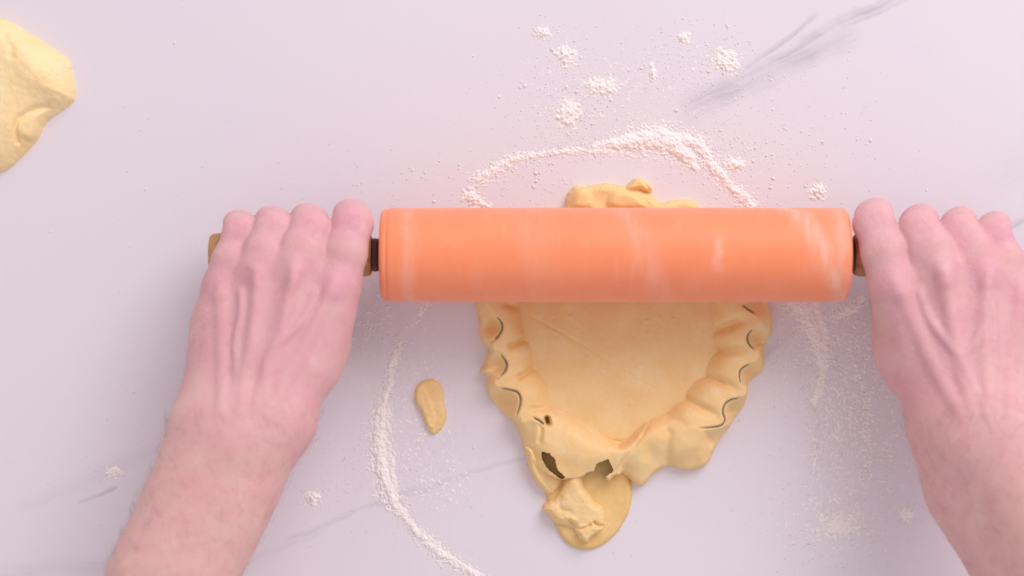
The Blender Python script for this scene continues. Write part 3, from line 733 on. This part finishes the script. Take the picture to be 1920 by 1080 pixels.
# ------------------------------------------------------------------ hands (signed distance field -> surface nets)
class SDF:
    def __init__(s, lo, hi, h):
        s.lo = np.array(lo, np.float64); s.h = h
        s.n = np.ceil((np.array(hi) - s.lo) / h).astype(int) + 1
        s.ax = [s.lo[i] + h * np.arange(s.n[i]) for i in range(3)]
    def new(s): return np.full(s.n, 0.05, np.float32)
    def block(s, a, b, pad):
        lo = np.floor((np.minimum(a, b) - pad - s.lo) / s.h).astype(int); hi = np.ceil((np.maximum(a, b) + pad - s.lo) / s.h).astype(int) + 1
        lo = np.clip(lo, 0, s.n); hi = np.clip(hi, 0, s.n)
        return tuple(slice(l, q) for l, q in zip(lo, hi))
    def cone(s, F, a, b, ra, rb, k=0.003, flat=None, sub=False):
        a = np.asarray(a, float); b = np.asarray(b, float)
        sl = s.block(a, b, max(ra, rb) * 1.6 + k + 0.012)
        X = s.ax[0][sl[0]][:, None, None]; Y = s.ax[1][sl[1]][None, :, None]; Z = s.ax[2][sl[2]][None, None, :]
        if X.size == 0 or Y.size == 0 or Z.size == 0: return
        ab = b - a; L2 = max(ab @ ab, 1e-12)
        t = np.clip(((X - a[0]) * ab[0] + (Y - a[1]) * ab[1] + (Z - a[2]) * ab[2]) / L2, 0, 1)
        dx, dy, dz = X - a[0] - t * ab[0], Y - a[1] - t * ab[1], Z - a[2] - t * ab[2]
        if flat is not None:
            n, fac = flat; n = np.asarray(n, float) / np.linalg.norm(n)
            q = dx * n[0] + dy * n[1] + dz * n[2]; e = q * (fac - 1)
            dx, dy, dz = dx + e * n[0], dy + e * n[1], dz + e * n[2]
        d = (np.sqrt(dx * dx + dy * dy + dz * dz) - (ra + (rb - ra) * t)).astype(np.float32)
        G = F[sl]
        if sub: F[sl] = smin(-G, d, k) * -1
        else: F[sl] = smin(G, d, k)
    def chain(s, F, pts, rad, k=0.003, **kw):
        for i in range(len(pts) - 1): s.cone(F, pts[i], pts[i + 1], rad[i], rad[i + 1], k, **kw)
    def heights(s, F):
        S = F < 0; nz = F.shape[2]
        top = nz - 1 - np.argmax(S[:, :, ::-1], axis=2); top = np.where(S.any(2), np.minimum(top, nz - 2), 0)
        f0 = np.take_along_axis(F, top[..., None], 2)[..., 0]; f1 = np.take_along_axis(F, top[..., None] + 1, 2)[..., 0]
        t = np.clip(f0 / np.where(np.abs(f0 - f1) < 1e-9, 1, f0 - f1), 0, 1)
        s.hm = s.lo[2] + s.h * (top + np.where(S.any(2), t, 0))
    def topz(s, F, x, y):
        u = (x - s.lo[0]) / s.h; v = (y - s.lo[1]) / s.h
        i = int(min(max(u, 0), s.n[0] - 2)); j = int(min(max(v, 0), s.n[1] - 2)); u -= i; v -= j; H = s.hm
        return (H[i, j] * (1 - u) + H[i + 1, j] * u) * (1 - v) + (H[i, j + 1] * (1 - u) + H[i + 1, j + 1] * u) * v
    def mesh(s, F):
        n = s.n; S = F < 0
        off = [(0, 0, 0), (1, 0, 0), (0, 1, 0), (1, 1, 0), (0, 0, 1), (1, 0, 1), (0, 1, 1), (1, 1, 1)]
        cnt = np.zeros(n - 1, np.int8)
        for o in off: cnt += S[o[0]:n[0] - 1 + o[0], o[1]:n[1] - 1 + o[1], o[2]:n[2] - 1 + o[2]]
        cells = np.argwhere((cnt > 0) & (cnt < 8))
        vals = np.stack([F[cells[:, 0] + o[0], cells[:, 1] + o[1], cells[:, 2] + o[2]] for o in off], 1)
        acc = np.zeros((len(cells), 3)); num = np.zeros(len(cells))
        offs = np.array(off, float)
        for i in range(8):
            for ax, bit in enumerate((1, 2, 4)):
                if i & bit: continue
                j = i | bit; va, vb = vals[:, i], vals[:, j]; m = (va < 0) != (vb < 0)
                t = np.where(m, va / np.where(m, va - vb, 1), 0)
                acc += np.where(m[:, None], offs[i] + t[:, None] * (offs[j] - offs[i]), 0); num += m
        V = (cells + acc / num[:, None]) * s.h + s.lo
        idx = np.full(n - 1, -1, np.int64); idx[tuple(cells.T)] = np.arange(len(cells))
        faces = []
        for ax in range(3):
            o = [0, 0, 0]; o[ax] = 1
            A = S[tuple(slice(0, n[q] - o[q]) for q in range(3))]; B = S[tuple(slice(o[q], n[q]) for q in range(3))]
            E = np.argwhere(A != B); u, v = (ax + 1) % 3, (ax + 2) % 3
            E = E[(E[:, u] > 0) & (E[:, v] > 0) & (E[:, u] < n[u] - 1) & (E[:, v] < n[v] - 1)]
            du = np.eye(3, dtype=int)[u]; dv = np.eye(3, dtype=int)[v]
            q = np.stack([idx[tuple((E - du - dv).T)], idx[tuple((E - dv).T)], idx[tuple(E.T)], idx[tuple((E - du).T)]], 1)
            fl = ~A[tuple(E.T)]
            q[fl] = q[fl][:, ::-1]; faces.append(q)
        Fc = np.vstack(faces)
        # light smoothing
        e = np.vstack([Fc[:, [0, 1]], Fc[:, [1, 2]], Fc[:, [2, 3]], Fc[:, [3, 0]]])
        for lam in (0.5, -0.52, 0.5, -0.52):
            sm = np.zeros_like(V); c = np.zeros(len(V))
            for q in range(3): sm[:, q] = np.bincount(e[:, 0], V[e[:, 1], q], len(V)) + np.bincount(e[:, 1], V[e[:, 0], q], len(V))
            c = np.bincount(e[:, 0], minlength=len(V)) + np.bincount(e[:, 1], minlength=len(V))
            V = V + lam * (sm / c[:, None] - V)
        return V, Fc
def smin(a, b, k):
    h = np.maximum(k - np.abs(a - b), 0) / k
    return np.minimum(a, b) - h * h * k * 0.25

LIFT = 7.0
def P3(p): return W(p[0], p[1], (p[2] + LIFT) * 0.001)

def build_hand(label, D, hair_seed):
    fingers = [[P3(q) for q in f] for f in D['fingers']]     # index, middle, ring, little: MCP PIP DIP TIP
    cmc = [P3(q) for q in D['cmc']]; wrist = P3(D['wrist']); arm = [P3(q) for q in D['arm']]; thumb = [P3(q) for q in D['thumb']]
    allp = np.array([p for f in fingers for p in f] + cmc + arm + thumb)
    lo = allp.min(0) - 0.048; hi = allp.max(0) + 0.048
    lo[2] = max(lo[2], 0.0005)
    S = SDF(lo, hi, 0.00115)
    side = 1.0 if fingers[0][0][0] > fingers[3][0][0] else -1.0     # +x is the thumb side on the left hand
    RM = [0.0103, 0.0107, 0.0099, 0.0092]; RP = [0.0098, 0.0102, 0.0096, 0.0086]; RD = [0.0086, 0.0089, 0.0084, 0.0075]; RT = [0.0076, 0.0079, 0.0075, 0.0067]
    up = np.array([0, 0, 1.0])
    # palm
    palm = S.new()
    for i in range(4):
        m = fingers[i][0]
        S.cone(palm, cmc[i], m - up * 0.001, 0.0128, RM[i] + 0.0006, 0.012)
        S.cone(palm, cmc[i] - up * 0.010, m - up * 0.009, 0.0120, 0.0105, 0.012)
    S.cone(palm, P3(D['hypo'][0]), P3(D['hypo'][1]), 0.0125, 0.0135, 0.014)
    # thumb and web
    S.chain(palm, thumb, [0.0125, 0.0125, 0.0105, 0.0088], 0.008)
    S.cone(palm, P3(D['web'][0]), P3(D['web'][1]), 0.0125, 0.0100, 0.014)
    # wrist + forearm (two bones, flattened)
    ra = D['arm_r']
    ad = arm[-1] - arm[0]; ad /= np.linalg.norm(ad); sd = np.cross(ad, up); sd /= np.linalg.norm(sd)
    if sd[0] * side < 0: sd = -sd                                   # towards the thumb side
    for sgn, off in ((1, 0.0120), (-1, 0.0125)):
        pts = [a + sd * sgn * off * (r / 0.033) + up * (D.get('roll', 0.0) * sgn) for a, r in zip(arm, ra)]
        S.chain(palm, pts, [r * 0.66 for r in ra], 0.020)
    for c in cmc: S.cone(palm, c - up * 0.004, arm[0], 0.0135, 0.0190, 0.016)
    S.cone(palm, P3(D['ulna']), P3(D['ulna']) + np.array([0, -.004, 0]), 0.0085, 0.0085, 0.010)
    # fingers
    F = palm
    fs = None
    for i, f in enumerate(fingers):
        G = S.new(); m, p, d, t = f
        mid1 = m * .5 + p * .5 + up * 0.0006
        fw = p - m; fw /= np.linalg.norm(fw)
        sv = np.cross(fw, up); sv /= np.linalg.norm(sv)
        for sg in (-1, 1):
            o_ = sv * sg * 0.0026
            S.chain(G, [m + o_ * .6 - up * 0.003, mid1 + o_, p + o_], [RM[i] * .96, RP[i] * 0.95, RP[i] * 0.83], 0.005)
            S.chain(G, [p + o_, p * .5 + d * .5 + o_, d + o_, t + o_ * .5], [RP[i] * .83, RD[i] * .88, RD[i] * .84, RT[i] * .9], 0.005)
        # pads on the palm side
        S.cone(G, m * .55 + p * .45 - up * 0.004, p * .6 + m * .4 - up * 0.004, RP[i] * .86, RP[i] * .84, 0.006)
        fs = G if fs is None else smin(fs, G, 0.0011)
    F = smin(F, fs, 0.0065)
    S.heights(F)
    for i, f in enumerate(fingers):                                # knuckle bones
        m, p = f[0], f[1]; fw = p - m; fw /= np.linalg.norm(fw)
        tz = S.topz(F, m[0], m[1])
        S.cone(F, np.array([m[0], m[1], tz - 0.0062]) - fw * .004, np.array([m[0], m[1], tz - 0.0068]) + fw * .004, 0.0058, 0.0056, 0.0040)
    base = F; S.heights(F)
    # extensor tendons
    for i, f in enumerate(fingers):
        m = f[0]; w = cmc[i] * .55 + wrist * .45; n = 16
        pts = []
        for q in np.linspace(0.10, 1.0, n):
            c = w * (1 - q) + m * q; pts.append(np.array([c[0], c[1], S.topz(base, c[0], c[1]) - 0.0023 - 0.0010 * (1 - q)]))
        S.chain(F, pts, [0.0021] * n, 0.0048)
        if i < 3:                                                  # soft hollow behind the knuckles
            a = (fingers[i][0] + fingers[i + 1][0]) / 2; b = (cmc[i] + cmc[i + 1]) / 2
            hp = []
            for q in np.linspace(-0.06, 0.55, 10):
                c = a * (1 - q) + b * q; hp.append(np.array([c[0], c[1], S.topz(base, c[0], c[1]) + 0.0070 + 0.0022 + 0.003 * max(0, q - .25)]))
            S.chain(F, hp, [0.0070] * 10, 0.005, sub=True)
    # veins
    vpts = []
    for pl, r in D['veins']:
        pp = chaikin(pl, 2, False); pts = []
        for x, y in pp:
            c = W(x, y, 0.085); pts.append(np.array([c[0], c[1], S.topz(base, c[0], c[1]) - 0.00095 - 0.0010 * (1 - math.sin(math.pi * min(1.0, (0.02 + len(pts) / (len(pp) - 1)))) ) ]))
        S.chain(F, pts, [r * 0.0008] * len(pts), 0.0030); vpts += pts
    S.heights(F)
    # skin folds over the PIP joints
    for i, f in enumerate(fingers):
        m, p, d, _ = f; fw = p - m; fw /= np.linalg.norm(fw); sv = np.cross(fw, up); sv /= np.linalg.norm(sv)
        for off in (-0.0042, -0.0020, 0.0004, 0.0030):
            c = p + fw * off
            pts = []
            for q in (-0.0050, -0.0022, 0.0022, 0.0050):
                x = c + sv * q + fw * 0.0006 * math.cos(q * 400); pts.append(np.array([x[0], x[1], S.topz(base, x[0], x[1]) + 0.0007]))
            S.chain(F, pts, [0.0007, 0.0010, 0.0010, 0.0007], 0.0012, sub=True)
    # nails
    nails = []
    for i, f in enumerate(fingers):
        m, p, d, t = f
        ax = t - d; ax /= np.linalg.norm(ax); ref = d - p; ref /= np.linalg.norm(ref)
        dor = ref - ax * (ref @ ax); dor /= np.linalg.norm(dor)
        c = t - ax * 0.001 + dor * (RT[i] - 0.0016); nails.append((c, dor, ax))
        S.cone(F, c - ax * .003, c + ax * .0035, 0.0036, 0.0034, 0.0006, flat=(dor, 1.7))
    V, Fc = S.mesh(F)
    keep = V[:, 2] > 0
    o = mesh_obj('hand', V, Fc, M_skin)
    me = o.data; n = len(V)
    red = np.zeros(n); ven = np.zeros(n); nl = np.zeros(n)
    for f in fingers:
        for p, r, a in ((f[0] + up * .008, .013, .62), (f[1] + up * .006, .012, .70), (f[2], .016, .5), (f[3], .014, .5), ((f[0] + f[1]) / 2, .016, .32)):
            red = np.maximum(red, a * np.exp(-0.5 * (((V - p) ** 2).sum(1)) / r ** 2))
    bc = (fingers[1][0] + cmc[1]) / 2
    red = np.maximum(red, 0.50 * np.exp(-0.5 * ((V - bc) ** 2).sum(1) / 0.050 ** 2))
    for p in vpts: ven = np.maximum(ven, 0.12 * np.exp(-0.5 * ((V - p) ** 2).sum(1) / 0.0022 ** 2))
    for c, dor, ax in nails:
        q = V - c; nl = np.maximum(nl, ((q ** 2).sum(1) < 0.0052 ** 2) * ((q @ dor) > 0.0004) * 1.0)
    for nm, arr in (('red', red), ('vein', ven), ('nail', nl)):
        at = me.attributes.new(nm, 'FLOAT', 'POINT'); at.data.foreach_set('value', arr.astype(np.float32))
    b0 = (float(wrist[0]), float(wrist[1]), float(wrist[2]))
    rebase(o, b0)
    tag(o, label, 'hand', 'hands holding the rolling pin')
    # forearm hairs
    r2 = np.random.default_rng(hair_seed)
    nrm = np.zeros((len(V), 3)); me.vertices.foreach_get('normal', nr := np.zeros(len(V) * 3, np.float32)); nrm = nr.reshape(-1, 3)
    wl = wrist[1] + 0.012
    cand = np.nonzero((V[:, 1] < wl) & (nrm[:, 2] > -0.25) & (V[:, 1] > arm[-1][1] + .02))[0]
    sel = r2.choice(cand, 620, replace=False)
    hv = []; hf = []
    for i in sel:
        p = V[i]; nn = nrm[i]; d = -ad * 0.7 - sd * 0.8 + r2.normal(size=3) * 0.35; d -= nn * (d @ nn); d /= np.linalg.norm(d) + 1e-9
        L = r2.uniform(0.004, 0.009); b = np.cross(d, nn); rr = 0.000045
        q = [p - nn * 0.0003, p + d * L * .35 + nn * L * .22, p + d * L * .72 + nn * L * .30, p + d * L + nn * L * .26]
        s0 = len(hv)
        for j, c in enumerate(q[:3]):
            ww = rr * (1 - j * .22)
            hv += [c + b * ww, c - b * ww * .5 + nn * ww * .87, c - b * ww * .5 - nn * ww * .87]
        hv.append(q[3])
        for j in range(2):
            for e in range(3):
                g = (e + 1) % 3; hf.append((s0 + j * 3 + e, s0 + j * 3 + g, s0 + j * 3 + 3 + g, s0 + j * 3 + 3 + e))
        for e in range(3): hf.append((s0 + 6 + e, s0 + 6 + (e + 1) % 3, s0 + 9))
    h = mesh_obj('arm_hair', np.array(hv) - np.array(b0), hf, M_hair, o)
    h['kind'] = 'stuff'
    return o

LEFT = dict(
    fingers=[[(630, 532, 64), (661, 419, 55), (660, 404, 34), (650, 440, 18)],
             [(553, 510, 67), (583, 429, 57), (580, 413, 34), (572, 442, 18)],
             [(484, 513, 64), (515, 431, 55), (513, 416, 34), (506, 442, 18)],
             [(420, 540, 58), (453, 437, 52), (451, 421, 33), (444, 443, 19)]],
    cmc=[(530, 785, 71), (505, 783, 75), (458, 783, 74), (412, 780, 67)],
    wrist=(455, 815, 72),
    hypo=[(404, 610, 52), (388, 760, 60)],
    thumb=[(528, 750, 58), (606, 650, 46), (632, 560, 30), (628, 500, 14)],
    web=[(590, 690, 60), (622, 590, 56)],
    ulna=(352, 800, 76),
    arm=[(440, 830, 71), (406, 908, 76), (364, 997, 82), (321, 1085, 89), (240, 1250, 102), (200, 1340, 110)],
    arm_r=[0.0325, 0.0290, 0.0280, 0.0278, 0.033, 0.037],
    veins=[([(505, 760), (497, 700), (510, 655), (545, 625), (575, 590), (590, 545)], 1.25),
           ([(440, 760), (446, 690), (440, 640), (452, 590), (450, 545)], 1.1)])
RIGHT = dict(
    fingers=[[(1676, 532, 64), (1638, 417, 55), (1638, 402, 34), (1646, 440, 18)],
             [(1764, 512, 67), (1721, 430, 57), (1723, 414, 34), (1728, 442, 18)],
             [(1846, 516, 64), (1795, 434, 55), (1797, 418, 34), (1803, 442, 18)],
             [(1906, 545, 58), (1861, 441, 52), (1863, 424, 33), (1869, 443, 19)]],
    cmc=[(1766, 785, 56), (1796, 783, 69), (1838, 783, 74), (1884, 780, 67)],
    wrist=(1838, 815, 72), roll=-0.010,
    hypo=[(1916, 615, 52), (1910, 760, 60)],
    thumb=[(1755, 750, 58), (1690, 655, 46), (1672, 560, 30), (1676, 500, 14)],
    web=[(1704, 690, 44), (1680, 590, 47)],
    ulna=(1945, 800, 76),
    arm=[(1836, 830, 71), (1860, 908, 76), (1914, 997, 82), (1962, 1085, 89), (2050, 1250, 102), (2098, 1340, 110)],
    arm_r=[0.0330, 0.0300, 0.0285, 0.0285, 0.034, 0.038],
    veins=[([(1728, 545), (1745, 600), (1778, 645), (1800, 670), (1822, 730), (1845, 800)], 1.35),
           ([(1850, 545), (1868, 600), (1862, 660), (1866, 720), (1850, 790)], 1.2),
           ([(1800, 670), (1830, 640), (1850, 590)], 1.0)])
build_hand('bare left hand and forearm gripping the pin handle whose tan wooden end shows', LEFT, 5)
build_hand('bare right hand and forearm gripping the pin handle, cut off by the right edge', RIGHT, 6)
